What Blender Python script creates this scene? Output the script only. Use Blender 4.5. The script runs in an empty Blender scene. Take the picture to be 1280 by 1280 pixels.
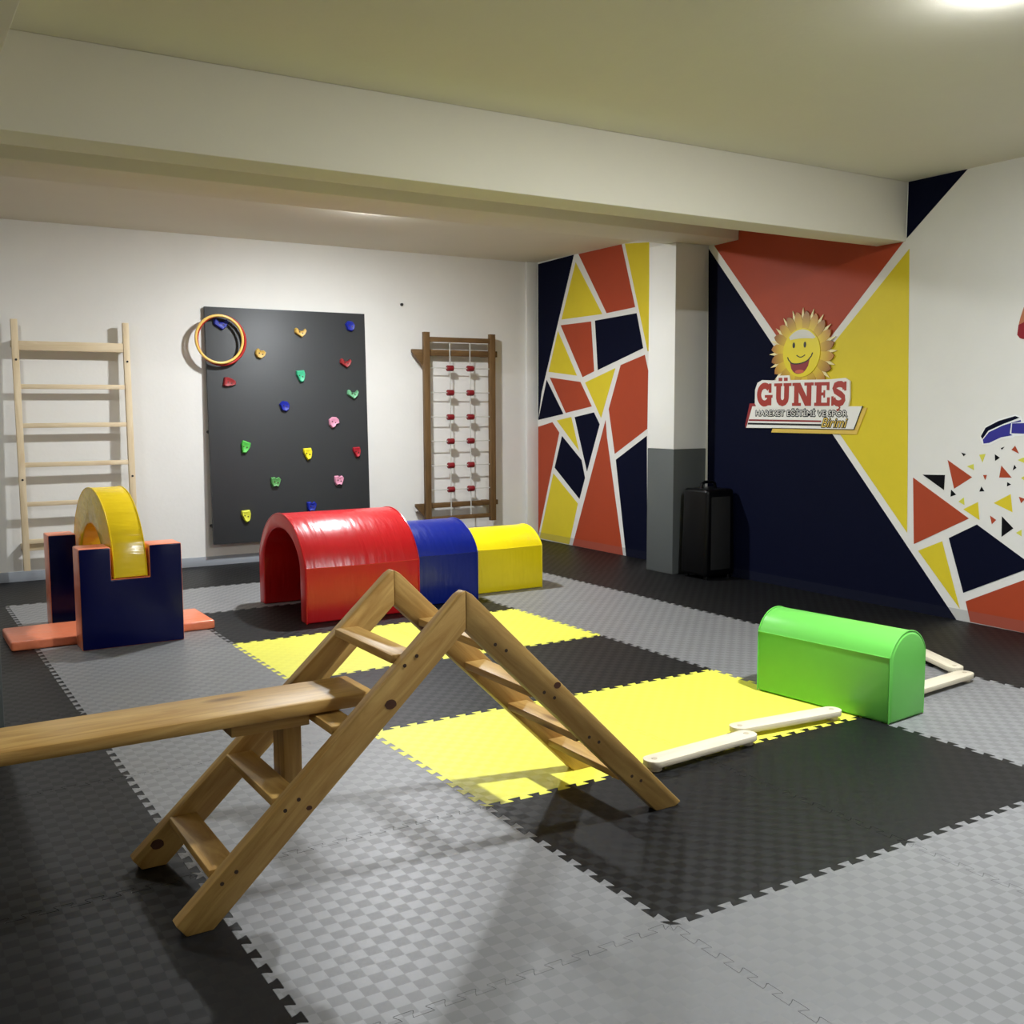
import bpy, bmesh, math, random
from mathutils import Vector, Matrix
random.seed(7)
sc = bpy.context.scene
col = sc.collection

# ------------------------------------------------------------------ camera
R_ = math.radians
def set_camera():
    yaw, pitch, roll = R_(31.836), R_(5.842), R_(-0.213)
    w = Vector((math.sin(yaw)*math.cos(pitch), math.cos(yaw)*math.cos(pitch), -math.sin(pitch)))
    r0 = Vector((math.cos(yaw), -math.sin(yaw), 0)); u0 = r0.cross(w)
    r = math.cos(roll)*r0 + math.sin(roll)*u0
    u = -math.sin(roll)*r0 + math.cos(roll)*u0
    cd = bpy.data.cameras.new('camera'); cam = bpy.data.objects.new('camera', cd); col.objects.link(cam)
    m = Matrix((r, u, -w)).transposed().to_4x4(); m.translation = Vector((-1.7935, -2.0729, 1.417))
    cam.matrix_world = m
    cd.sensor_width = 36; cd.lens = 1292.6/1280*36; cd.clip_start = .02
    sc.camera = cam
set_camera()

# ------------------------------------------------------------------ world and exposure
wd = bpy.data.worlds.new('world'); sc.world = wd; wd.use_nodes = True
wd.node_tree.nodes['Background'].inputs[0].default_value = (.8, .9, 1, 1)
wd.node_tree.nodes['Background'].inputs[1].default_value = .0
sc.view_settings.view_transform = 'Standard'; sc.view_settings.look = 'None'
sc.view_settings.gamma = 1; sc.view_settings.use_curve_mapping = False
sc.view_settings.exposure = 0.0

# room dimensions (metres)
XR, YB, XL, YF = 4.254, 7.178, -4.6, -4.6
ZC = 2.91
LAMP = 1880.0      # emission of the lamp domes

# ------------------------------------------------------------------ materials
def srgb(r, g, b):
    f = lambda c: (c/255/12.92) if c/255 <= .04045 else ((c/255+.055)/1.055)**2.4
    return (f(r), f(g), f(b), 1)
MATS = {}
def newmat(name):
    m = bpy.data.materials.new(name); m.use_nodes = True
    nt = m.node_tree; b = nt.nodes['Principled BSDF']
    MATS[name] = m
    return m, nt, b
def nn(nt, t, **kw):
    n = nt.nodes.new(t)
    for k, v in kw.items(): setattr(n, k, v)
    return n
def plain(name, c, rough=.6, var=.06, scale=6, bump=0, bscale=60, spec=.5, metal=0, coat=0, crough=.2):
    m, nt, b = newmat(name); L = nt.links
    tc = nn(nt, 'ShaderNodeTexCoord')
    no = nn(nt, 'ShaderNodeTexNoise'); no.inputs['Scale'].default_value = scale; no.inputs['Detail'].default_value = 4
    L.new(tc.outputs['Object'], no.inputs['Vector'])
    mx = nn(nt, 'ShaderNodeMix', data_type='RGBA')
    mx.inputs[6].default_value = tuple(x*(1-var) for x in c[:3])+(1,)
    mx.inputs[7].default_value = tuple(min(1, x*(1+var)) for x in c[:3])+(1,)
    L.new(no.outputs[0], mx.inputs[0]); L.new(mx.outputs[2], b.inputs['Base Color'])
    b.inputs['Roughness'].default_value = rough; b.inputs['Specular IOR Level'].default_value = spec
    b.inputs['Metallic'].default_value = metal
    if coat: b.inputs['Coat Weight'].default_value = coat; b.inputs['Coat Roughness'].default_value = crough
    if bump:
        n2 = nn(nt, 'ShaderNodeTexNoise'); n2.inputs['Scale'].default_value = bscale; n2.inputs['Detail'].default_value = 3
        L.new(tc.outputs['Object'], n2.inputs['Vector'])
        bp = nn(nt, 'ShaderNodeBump'); bp.inputs['Strength'].default_value = bump; bp.inputs['Distance'].default_value = .01
        L.new(n2.outputs[0], bp.inputs['Height']); L.new(bp.outputs[0], b.inputs['Normal'])
    return m
def wall_paint(name, c, film=0, rough=.7, var=.05, spec=.3):
    """Matt paint with soft roller and brush unevenness; film = the greyed strip along the floor."""
    m, nt, b = newmat(name); L = nt.links
    tc = nn(nt, 'ShaderNodeTexCoord')
    n1 = nn(nt, 'ShaderNodeTexNoise'); n1.inputs['Scale'].default_value = 2.6; n1.inputs['Detail'].default_value = 6
    n1.inputs['Roughness'].default_value = .65
    L.new(tc.outputs['Object'], n1.inputs['Vector'])
    mx = nn(nt, 'ShaderNodeMix', data_type='RGBA')
    mx.inputs[6].default_value = tuple(x*(1-var) for x in c[:3])+(1,)
    mx.inputs[7].default_value = tuple(min(1, x*(1+var)) for x in c[:3])+(1,)
    L.new(n1.outputs[0], mx.inputs[0]); out = mx.outputs[2]
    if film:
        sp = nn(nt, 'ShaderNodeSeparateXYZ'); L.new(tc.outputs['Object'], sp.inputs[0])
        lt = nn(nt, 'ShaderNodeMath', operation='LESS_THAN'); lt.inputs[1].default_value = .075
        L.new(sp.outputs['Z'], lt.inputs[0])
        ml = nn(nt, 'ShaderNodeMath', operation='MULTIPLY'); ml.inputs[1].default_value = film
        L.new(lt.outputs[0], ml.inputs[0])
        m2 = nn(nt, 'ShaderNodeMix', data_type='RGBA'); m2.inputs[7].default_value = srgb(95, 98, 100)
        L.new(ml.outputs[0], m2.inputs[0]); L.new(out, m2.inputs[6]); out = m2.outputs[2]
    L.new(out, b.inputs['Base Color'])
    b.inputs['Roughness'].default_value = rough; b.inputs['Specular IOR Level'].default_value = spec
    n2 = nn(nt, 'ShaderNodeTexNoise'); n2.inputs['Scale'].default_value = 38; n2.inputs['Detail'].default_value = 5
    L.new(tc.outputs['Object'], n2.inputs['Vector'])
    bp = nn(nt, 'ShaderNodeBump'); bp.inputs['Strength'].default_value = .12; bp.inputs['Distance'].default_value = .006
    L.new(n2.outputs[0], bp.inputs['Height']); L.new(bp.outputs[0], b.inputs['Normal'])
    return m
def foam_mat(name, c, gloss=.45, spec=.5, con=.08, rel=.12):
    """EVA puzzle mat: checker of fine ribbed squares, the ribs crossing from square to square."""
    m, nt, b = newmat(name); L = nt.links
    tc = nn(nt, 'ShaderNodeTexCoord')
    ck = nn(nt, 'ShaderNodeTexChecker'); ck.inputs['Scale'].default_value = 24.0
    mp = nn(nt, 'ShaderNodeMapping'); mp.inputs['Location'].default_value = (.0007, .0007, .013)
    L.new(tc.outputs['Object'], mp.inputs[0]); L.new(mp.outputs[0], ck.inputs['Vector'])
    ng = nn(nt, 'ShaderNodeTexNoise'); ng.inputs['Scale'].default_value = 3.5; ng.inputs['Detail'].default_value = 5
    L.new(tc.outputs['Object'], ng.inputs['Vector'])
    mx = nn(nt, 'ShaderNodeMix', data_type='RGBA')
    mx.inputs[6].default_value = tuple(x*.9 for x in c[:3])+(1,); mx.inputs[7].default_value = tuple(min(1, x*1.1) for x in c[:3])+(1,)
    L.new(ng.outputs[0], mx.inputs[0])
    rb = nn(nt, 'ShaderNodeMapRange'); rb.inputs['To Min'].default_value = 1+con*.4; rb.inputs['To Max'].default_value = 1-con  # self-shading of the ribs put into the colour, alternate squares darker
    L.new(ck.outputs['Fac'], rb.inputs['Value'])
    vm = nn(nt, 'ShaderNodeVectorMath', operation='SCALE'); L.new(mx.outputs[2], vm.inputs[0]); L.new(rb.outputs[0], vm.inputs['Scale'])
    L.new(vm.outputs[0], b.inputs['Base Color'])
    # rib direction per square
    tg = nn(nt, 'ShaderNodeMix', data_type='VECTOR')
    tg.inputs[4].default_value = (1, 0, 0); tg.inputs[5].default_value = (0, 1, 0)
    L.new(ck.outputs['Fac'], tg.inputs[0]); L.new(tg.outputs[1], b.inputs['Tangent'])
    b.inputs['Anisotropic'].default_value = .22
    rr = nn(nt, 'ShaderNodeMapRange'); rr.inputs['To Min'].default_value = gloss; rr.inputs['To Max'].default_value = gloss+.06
    L.new(ck.outputs['Fac'], rr.inputs['Value']); L.new(rr.outputs[0], b.inputs['Roughness'])
    b.inputs['Specular IOR Level'].default_value = spec
    # low relief: every square slightly domed
    sx = nn(nt, 'ShaderNodeSeparateXYZ'); L.new(mp.outputs[0], sx.inputs[0])
    hs = []
    for ax in 'XY':
        a = nn(nt, 'ShaderNodeMath', operation='MULTIPLY'); a.inputs[1].default_value = 24*math.pi; L.new(sx.outputs[ax], a.inputs[0])
        s = nn(nt, 'ShaderNodeMath', operation='SINE'); L.new(a.outputs[0], s.inputs[0])
        ab = nn(nt, 'ShaderNodeMath', operation='ABSOLUTE'); L.new(s.outputs[0], ab.inputs[0])
        pw = nn(nt, 'ShaderNodeMath', operation='POWER'); pw.inputs[1].default_value = .35; L.new(ab.outputs[0], pw.inputs[0]); hs.append(pw)
    mu = nn(nt, 'ShaderNodeMath', operation='MULTIPLY'); L.new(hs[0].outputs[0], mu.inputs[0]); L.new(hs[1].outputs[0], mu.inputs[1])
    a2 = nn(nt, 'ShaderNodeMath', operation='MULTIPLY_ADD'); a2.inputs[1].default_value = .8
    L.new(ck.outputs['Fac'], a2.inputs[0]); L.new(mu.outputs[0], a2.inputs[2])
    bp = nn(nt, 'ShaderNodeBump'); bp.inputs['Strength'].default_value = rel; bp.inputs['Distance'].default_value = .0012
    L.new(a2.outputs[0], bp.inputs['Height']); L.new(bp.outputs[0], b.inputs['Normal'])
    return m
def vinyl(name, c, rough=.28, wr=.25, wscale=(3, 14, 14), spec=.5):
    """Coated tarpaulin over foam: glossy with faint creases."""
    m, nt, b = newmat(name); L = nt.links
    tc = nn(nt, 'ShaderNodeTexCoord'); mp = nn(nt, 'ShaderNodeMapping'); mp.inputs['Scale'].default_value = wscale
    L.new(tc.outputs['Object'], mp.inputs[0])
    no = nn(nt, 'ShaderNodeTexNoise'); no.inputs['Scale'].default_value = 1.3; no.inputs['Detail'].default_value = 2
    L.new(mp.outputs[0], no.inputs['Vector'])
    bp = nn(nt, 'ShaderNodeBump'); bp.inputs['Strength'].default_value = wr; bp.inputs['Distance'].default_value = .02
    L.new(no.outputs[0], bp.inputs['Height']); L.new(bp.outputs[0], b.inputs['Normal'])
    n2 = nn(nt, 'ShaderNodeTexNoise'); n2.inputs['Scale'].default_value = 5
    L.new(tc.outputs['Object'], n2.inputs['Vector'])
    mx = nn(nt, 'ShaderNodeMix', data_type='RGBA')
    mx.inputs[6].default_value = tuple(x*.94 for x in c[:3])+(1,); mx.inputs[7].default_value = tuple(min(1, x*1.06) for x in c[:3])+(1,)
    L.new(n2.outputs[0], mx.inputs[0]); L.new(mx.outputs[2], b.inputs['Base Color'])
    b.inputs['Roughness'].default_value = rough; b.inputs['Specular IOR Level'].default_value = spec
    return m
def wood(name, light, dark, knot, knots=1.0, rough=.45):
    """Sawn pine: grain along local X, dark knots, each board shifted by its own random value."""
    m, nt, b = newmat(name); L = nt.links
    tc = nn(nt, 'ShaderNodeTexCoord'); oi = nn(nt, 'ShaderNodeObjectInfo')
    ml = nn(nt, 'ShaderNodeMath', operation='MULTIPLY'); ml.inputs[1].default_value = 37.0; L.new(oi.outputs['Random'], ml.inputs[0])
    ad = nn(nt, 'ShaderNodeVectorMath', operation='ADD'); L.new(tc.outputs['Object'], ad.inputs[0]); L.new(ml.outputs[0], ad.inputs[1])
    mp = nn(nt, 'ShaderNodeMapping'); mp.inputs['Scale'].default_value = (.9, 9, 9); L.new(ad.outputs[0], mp.inputs[0])
    wv = nn(nt, 'ShaderNodeTexNoise'); wv.inputs['Scale'].default_value = 2.2; wv.inputs['Detail'].default_value = 6
    wv.inputs['Roughness'].default_value = .6; wv.inputs['Distortion'].default_value = 1.6
    L.new(mp.outputs[0], wv.inputs['Vector'])
    rp = nn(nt, 'ShaderNodeValToRGB'); e = rp.color_ramp.elements
    e[0].position = .3; e[0].color = dark; e[1].position = .68; e[1].color = light
    L.new(wv.outputs[0], rp.inputs[0])
    m3 = nn(nt, 'ShaderNodeMapping'); m3.inputs['Scale'].default_value = (1.9, 6.5, 6.5); L.new(ad.outputs[0], m3.inputs[0])
    vo = nn(nt, 'ShaderNodeTexVoronoi'); vo.inputs['Scale'].default_value = 1.0; L.new(m3.outputs[0], vo.inputs['Vector'])
    r2 = nn(nt, 'ShaderNodeValToRGB'); e = r2.color_ramp.elements
    e[0].position = .06; e[0].color = (knots, knots, knots, 1); e[1].position = .17; e[1].color = (0, 0, 0, 1)
    L.new(vo.outputs['Distance'], r2.inputs[0])
    mx = nn(nt, 'ShaderNodeMix', data_type='RGBA'); mx.inputs[7].default_value = knot
    L.new(r2.outputs[0], mx.inputs[0]); L.new(rp.outputs[0], mx.inputs[6]); L.new(mx.outputs[2], b.inputs['Base Color'])
    b.inputs['Roughness'].default_value = rough; b.inputs['Specular IOR Level'].default_value = .35
    bp = nn(nt, 'ShaderNodeBump'); bp.inputs['Strength'].default_value = .15; bp.inputs['Distance'].default_value = .004
    L.new(wv.outputs[0], bp.inputs['Height']); L.new(bp.outputs[0], b.inputs['Normal'])
    return m

WHITE = wall_paint('white_wall_paint', srgb(226, 224, 219))
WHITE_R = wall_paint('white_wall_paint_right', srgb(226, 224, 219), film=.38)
CEIL = wall_paint('ceiling_paint', srgb(228, 222, 206), var=.03)
SKIRT = wall_paint('skirting_grey', srgb(150, 155, 162), rough=.5)
BAND = wall_paint('dark_grey_paint', srgb(84, 87, 86), rough=.55)
P = {'n': wall_paint('mural_navy', srgb(4, 8, 32), .04, .75, .12, .1),
     'o': wall_paint('mural_orange', srgb(168, 66, 36), .22, .55, .08),
     'y': wall_paint('mural_yellow', srgb(219, 198, 44), .3, .55, .09),
     'l': wall_paint('mural_lime', srgb(212, 208, 80), False, .55),
     'k': wall_paint('mural_black', srgb(9, 9, 14), 0, .7, .05, .12),
     'w': wall_paint('mural_white', srgb(236, 236, 236), False, .6),
     'b': wall_paint('mural_blue', srgb(48, 46, 140), False, .55),
     'r': wall_paint('mural_red', srgb(140, 28, 40), False, .55),
     's': wall_paint('mural_skin', srgb(186, 116, 84), False, .55)}
F_GREY = foam_mat('foam_grey', srgb(126, 126, 127), .42, con=.13)
F_BLACK = foam_mat('foam_black', srgb(16, 16, 17), .48, .28, con=.08, rel=.07)
F_YEL = foam_mat('foam_yellow', srgb(236, 232, 84), .5, con=.04)
SUB = plain('screed', srgb(90, 88, 84), .9)
PINE = wood('honey_pine', srgb(206, 168, 100), srgb(166, 124, 62), srgb(92, 52, 24))
PALE = wood('pale_beech', srgb(228, 210, 178), srgb(212, 190, 152), srgb(170, 130, 90), .25, .5)
WALNUT = wood('brown_stained_pine', srgb(118, 90, 56), srgb(88, 65, 38), srgb(50, 30, 16), .5, .5)
BIRCH = wood('white_birch', srgb(222, 212, 190), srgb(210, 199, 174), srgb(200, 180, 140), .1, .5)
V_RED = vinyl('red_vinyl', srgb(186, 20, 28), wscale=(16, 3, 3))
V_BLUE = vinyl('blue_vinyl', srgb(4, 28, 124), wscale=(16, 3, 3))
V_YEL = vinyl('yellow_vinyl', srgb(240, 216, 20), wscale=(16, 3, 3))
V_ARCH = vinyl('yellow_arch_vinyl', srgb(238, 204, 30), .22, .35, (3, 12, 12))
V_NAVY = vinyl('navy_vinyl', srgb(3, 8, 66), .25, .06, spec=.22)
V_ORANGE = vinyl('orange_vinyl', srgb(244, 138, 98), .3, .4, (10, 10, 10))
V_GREEN = vinyl('green_vinyl', srgb(108, 198, 84), .32, .15, (6, 2, 2))
PANEL = plain('charcoal_board', srgb(50, 52, 54), .5, .03)
METAL = plain('dark_metal', srgb(60, 60, 62), .4, .05, metal=.8)
BLACKP = plain('black_plastic', srgb(4, 4, 5), .3, .05, spec=.25, bump=.1, bscale=300)
GRILLE = plain('black_mesh', srgb(8, 8, 9), .6, .05, bump=.6, bscale=400)
ROPE = plain('white_rope', srgb(196, 194, 186), .8, .06, bump=.4, bscale=300)
BEAD = plain('dark_red_block', srgb(124, 18, 28), .45, .08)
HOOP_Y = plain('yellow_plastic', srgb(234, 192, 100), .3, .04)
HOOP_R = plain('red_plastic', srgb(176, 34, 28), .3, .04)
def lampmat(k):
    m, nt, b = newmat('lamp_diffuser')
    b.inputs['Base Color'].default_value = (.9, .9, .9, 1)
    b.inputs['Emission Color'].default_value = (.93, .97, 1, 1); b.inputs['Emission Strength'].default_value = LAMP*k
    return m
LAMPB = plain('white_lamp_ring', srgb(230, 230, 230), .4, .02)

# ------------------------------------------------------------------ object helpers
WM = {}
def tag(o, label=None, cat=None, group=None, kind=None):
    if label: o['label'] = label
    if cat: o['category'] = cat
    if group: o['group'] = group
    if kind: o['kind'] = kind
    return o
def link(o, world, parent):
    col.objects.link(o); WM[o.name] = world
    if parent:
        o.parent = parent; o.matrix_local = WM[parent.name].inverted() @ world
    else: o.matrix_world = world
    return o
def thing(name, loc, label, cat, group=None):
    o = bpy.data.objects.new(name, None); o.empty_display_size = .1
    link(o, Matrix.Translation(loc), None); return tag(o, label, cat, group)
def frame(origin, xdir=(1, 0, 0), up=(0, 0, 1)):
    x = Vector(xdir).normalized(); u = Vector(up)
    y = u.cross(x).normalized(); z = x.cross(y)
    m = Matrix((x, y, z)).transposed().to_4x4(); m.translation = Vector(origin); return m
def finish(name, bm, mat, parent, fr, bevel=0, seg=2, smooth=True, ang=35, recalc=True, sharp=40):
    if recalc: bmesh.ops.recalc_face_normals(bm, faces=bm.faces)
    if bevel:
        es = [e for e in bm.edges if len(e.link_faces) == 2 and e.calc_face_angle(0) > R_(ang)]
        bmesh.ops.bevel(bm, geom=es, offset=bevel, segments=seg, affect='EDGES', profile=.5, clamp_overlap=True)
    if fr is None: fr = Matrix.Translation((WM[parent.name].translation if parent else (0, 0, 0)))
    bm.transform(fr.inverted())
    me = bpy.data.meshes.new(name); bm.to_mesh(me); bm.free()
    if smooth:
        me.shade_smooth(); me.set_sharp_from_angle(angle=R_(sharp))
    o = bpy.data.objects.new(name, me); me.materials.append(mat)
    return link(o, fr, parent)
def add_poly_prism(bm, pts3a, pts3b):
    a = [bm.verts.new(p) for p in pts3a]; b = [bm.verts.new(p) for p in pts3b]; n = len(a)
    bm.faces.new(a); bm.faces.new(b[::-1])
    for i in range(n): bm.faces.new((a[i], b[i], b[(i+1) % n], a[(i+1) % n]))
def prism(name, pts, axis, d0, d1, mat, parent=None, fr=None, bevel=0, seg=2, smooth=True, ang=35, sharp=40):
    f = {'X': lambda p, d: (d, p[0], p[1]), 'Y': lambda p, d: (p[0], d, p[1]), 'Z': lambda p, d: (p[0], p[1], d)}[axis]
    bm = bmesh.new(); add_poly_prism(bm, [f(p, d0) for p in pts], [f(p, d1) for p in pts])
    return finish(name, bm, mat, parent, fr, bevel, seg, smooth, ang, True, sharp)
def add_box(bm, lo, hi):
    x0, y0, z0 = lo; x1, y1, z1 = hi
    add_poly_prism(bm, [(x0, y0, z0), (x1, y0, z0), (x1, y1, z0), (x0, y1, z0)], [(x0, y0, z1), (x1, y0, z1), (x1, y1, z1), (x0, y1, z1)])
def box(name, lo, hi, mat, parent=None, fr=None, bevel=0, seg=2):
    bm = bmesh.new(); add_box(bm, lo, hi)
    return finish(name, bm, mat, parent, fr, bevel, seg)
def board(name, p0, p1, w, t, mat, parent=None, wdir=(0, 0, 1), bevel=.003):
    """A straight board from p0 to p1 (centre line), w wide along wdir, t thick; grain along its length."""
    p0, p1 = Vector(p0), Vector(p1); x = (p1-p0); L = x.length; x.normalize()
    wv = Vector(wdir); wv = (wv - x*wv.dot(x)).normalized(); tv = x.cross(wv)
    m = Matrix((x, tv, wv)).transposed().to_4x4(); m.translation = p0
    bm = bmesh.new(); add_box(bm, (0, -t/2, -w/2), (L, t/2, w/2)); bm.transform(m)
    return finish(name, bm, mat, parent, m, bevel, 2)
def add_tube(bm, p0, p1, r, n=10, r2=None):
    p0, p1 = Vector(p0), Vector(p1); x = (p1-p0).normalized(); r2 = r if r2 is None else r2
    u = x.orthogonal().normalized(); v = x.cross(u)
    a = [p0+(u*math.cos(t)+v*math.sin(t))*r for t in [2*math.pi*i/n for i in range(n)]]
    b = [p1+(u*math.cos(t)+v*math.sin(t))*r2 for t in [2*math.pi*i/n for i in range(n)]]
    add_poly_prism(bm, a, b)
def tube(name, p0, p1, r, mat, parent=None, n=10, bevel=0):
    bm = bmesh.new(); add_tube(bm, p0, p1, r, n)
    return finish(name, bm, mat, parent, None, bevel)
def polytube(name, pts, r, mat, parent=None, n=8, closed=False):
    bm = bmesh.new(); pts = [Vector(p) for p in pts]; rings = []; N = len(pts)
    prev = None
    for i in range(N):
        if closed: d = pts[(i+1) % N]-pts[i-1]
        else: d = pts[min(i+1, N-1)]-pts[max(i-1, 0)]
        d.normalize()
        u = d.orthogonal().normalized() if prev is None else (prev-d*prev.dot(d)).normalized()
        prev = u; v = d.cross(u)
        rings.append([bm.verts.new(pts[i]+(u*math.cos(t)+v*math.sin(t))*r) for t in [2*math.pi*k/n for k in range(n)]])
    for i in range(N if closed else N-1):
        a, b = rings[i], rings[(i+1) % N]
        for k in range(n): bm.faces.new((a[k], a[(k+1) % n], b[(k+1) % n], b[k]))
    if not closed: bm.faces.new(rings[0][::-1]); bm.faces.new(rings[-1])
    return finish(name, bm, mat, parent, None)
def segment(c, h, zs, zt, n=24):
    """Circular segment from (c-h, zs) over (c, zt) to (c+h, zs)."""
    r = zt-zs; R = (h*h+r*r)/(2*r); a = math.degrees(math.atan2(R-r, h))
    return [(c-R*math.cos(R_(a+(180-2*a)*i/n)), zt-R+R*math.sin(R_(a+(180-2*a)*i/n))) for i in range(n+1)]
def arc(cx, cy, rx, ry, a0, a1, n):
    return [(cx+rx*math.cos(R_(a0+(a1-a0)*i/n)), cy+ry*math.sin(R_(a0+(a1-a0)*i/n))) for i in range(n+1)]
LAMPS = [((1.745, .275, ZC), 1.0, 'round ceiling lamp over the open floor in front of the deep ceiling beam'),
         ((1.60, 5.27, ZC), .92, 'round ceiling lamp behind the second beam, near the climbing board'),
         ((-2.95, .30, ZC), .13, 'added round fill lamp, out of view over the bay left of the painted column'),  # added weak fill from the left, no such lamp in view
         ((-1.32, 5.30, ZC), .13, 'added round fill lamp, out of view behind the second beam near the wall bars'),  # added weak fill for the back left, outside the frame
         ((1.72, -3.2, ZC), .10, 'added round fill lamp, out of view near the front right corner of the room')]  # added weak fill from behind the camera, unseen

# ------------------------------------------------------------------ structure
def struct(o): return tag(o, kind='structure')
floor = struct(box('floor', (XL, YF, -.12), (XR, YB, -.022), SUB))
XS = [XL, -4.05, -3.034, -2.026, -1.017, 0, 1, 2, 3.05, XR]
YS = [YF, -4, -3, -2, -1, 0, 1, 2, 3, 4, 5.03, 6.07, YB]
def edge_line(L):
    n = max(1, round(L*12)); p = L/n; a = .0135; o = [(0, 0)]
    for i in range(n):
        c = (i+.5)*p
        o += [(c-.17*p, -a), (c-.21*p, -a*.2), (c-.31*p, a*.8), (c-.28*p, a), (c+.28*p, a), (c+.31*p, a*.8), (c+.21*p, -a*.2), (c+.17*p, -a)]
    return o
def inset(poly, d):
    n = len(poly); out = []
    for i in range(n):
        a, b, c = Vector(poly[i-1]), Vector(poly[i]), Vector(poly[(i+1) % n])
        e1 = (b-a).normalized(); e2 = (c-b).normalized()
        n1 = Vector((-e1.y, e1.x)); n2 = Vector((-e2.y, e2.x)); m = n1+n2
        if m.length < 1e-6: m = n1
        m.normalize(); k = d/max(.5, m.dot(n1)); q = b+m*k; out.append((q.x, q.y))
    return out
TILE = {}
def tile_mesh(w, h, flat):
    key = (round(w, 3), round(h, 3), flat)
    if key in TILE: return TILE[key]
    ex, ey = edge_line(w), edge_line(h)
    pb = [(0, 0)] if 'b' in flat else ex
    pr = [(w, 0)] if 'r' in flat else [(w+o, t) for t, o in ey]
    pt = [(w, h)] if 't' in flat else [(w, h)]+[(t, h+o) for t, o in ex[1:]][::-1]
    pl = [(0, h)] if 'l' in flat else [(0, h)]+[(o, t) for t, o in ey[1:]][::-1]
    poly = pb+pr+pt+pl
    bm = bmesh.new()
    rings = [[bm.verts.new((x, y, z)) for x, y in q] for q, z in ((inset(poly, .0008), 0), (inset(poly, .0003), -.0012), (inset(poly, .0003), -.0215))]
    n = len(poly)
    bm.faces.new(rings[0])
    for k in range(2):
        for i in range(n): bm.faces.new((rings[k][i], rings[k+1][i], rings[k+1][(i+1) % n], rings[k][(i+1) % n]))
    me = bpy.data.meshes.new('floor_tile'); bm.to_mesh(me); bm.free(); me.materials.append(F_GREY)
    TILE[key] = me; return me
for i in range(len(XS)-1):
    for j in range(len(YS)-1):
        x0, x1, y0, y1 = XS[i], XS[i+1], YS[j], YS[j+1]; cx, cy = (x0+x1)/2, (y0+y1)/2
        if cx > 3.05 or cx < -1.017 or cy > 6.07: m = F_BLACK
        elif 0 < cx < 2 and 0 < cy < 5.03: m = F_YEL if int(cy) in (1, 3) else F_BLACK
        else: m = F_GREY
        fl = ('l' if i == 0 else '')+('r' if i == len(XS)-2 else '')+('b' if j == 0 else '')+('t' if j == len(YS)-2 else '')
        o = bpy.data.objects.new('floor_tile', tile_mesh(x1-x0, y1-y0, fl))
        link(o, Matrix.Translation((x0, y0, 0)), floor)
        o.material_slots[0].link = 'OBJECT'; o.material_slots[0].material = m

wb = struct(box('wall_back', (XL-.15, YB, -.12), (XR+.15, YB+.15, ZC+.1), WHITE))
wr = struct(box('wall_right', (XR, YF-.15, -.12), (XR+.15, YB, ZC+.1), WHITE_R))
struct(box('wall_left', (XL-.15, YF-.15, -.12), (XL, YB, ZC+.1), WHITE))
struct(box('wall_front', (XL, YF-.15, -.12), (XR, YF, ZC+.1), WHITE))
struct(box('ceiling', (XL, YF, ZC), (XR, YB, ZC+.1), CEIL))
# beams under the ceiling
struct(box('trim_1', (XL, 2.592, 2.516), (XR, 2.841, ZC), CEIL, bevel=.006))
struct(box('trim_2', (XL, 4.19, 2.744), (XR, 4.665, ZC), CEIL, bevel=.006))
struct(box('trim_3', (-1.74, YF, 2.516), (-1.374, 2.592, ZC), CEIL, bevel=.006))
# shallow pilaster in the far corner
struct(box('trim_4', (4.115, 7.135, 0), (XR, YB, ZC), WHITE, bevel=.008))
# skirting on the back wall
struct(box('baseboard_back', (XL, YB-.006, 0), (4.115, YB, .085), SKIRT, bevel=.002))
# pillar with painted lower band, and the column at the left
def pillar(name, lo, hi, zb):
    o = struct(box(name, (lo[0], lo[1], zb), (hi[0], hi[1], hi[2]), WHITE, bevel=.006))
    box('painted_band', (lo[0], lo[1], lo[2]), (hi[0], hi[1], zb), BAND, o, bevel=.006)
    return o
pillar('pillar', (3.896, 4.536, 0), (XR, 4.878, 2.744), 1.054)
pillar('column', (-1.74, 2.592, 0), (-1.38, 2.841, 2.516), 1.054)

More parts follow.
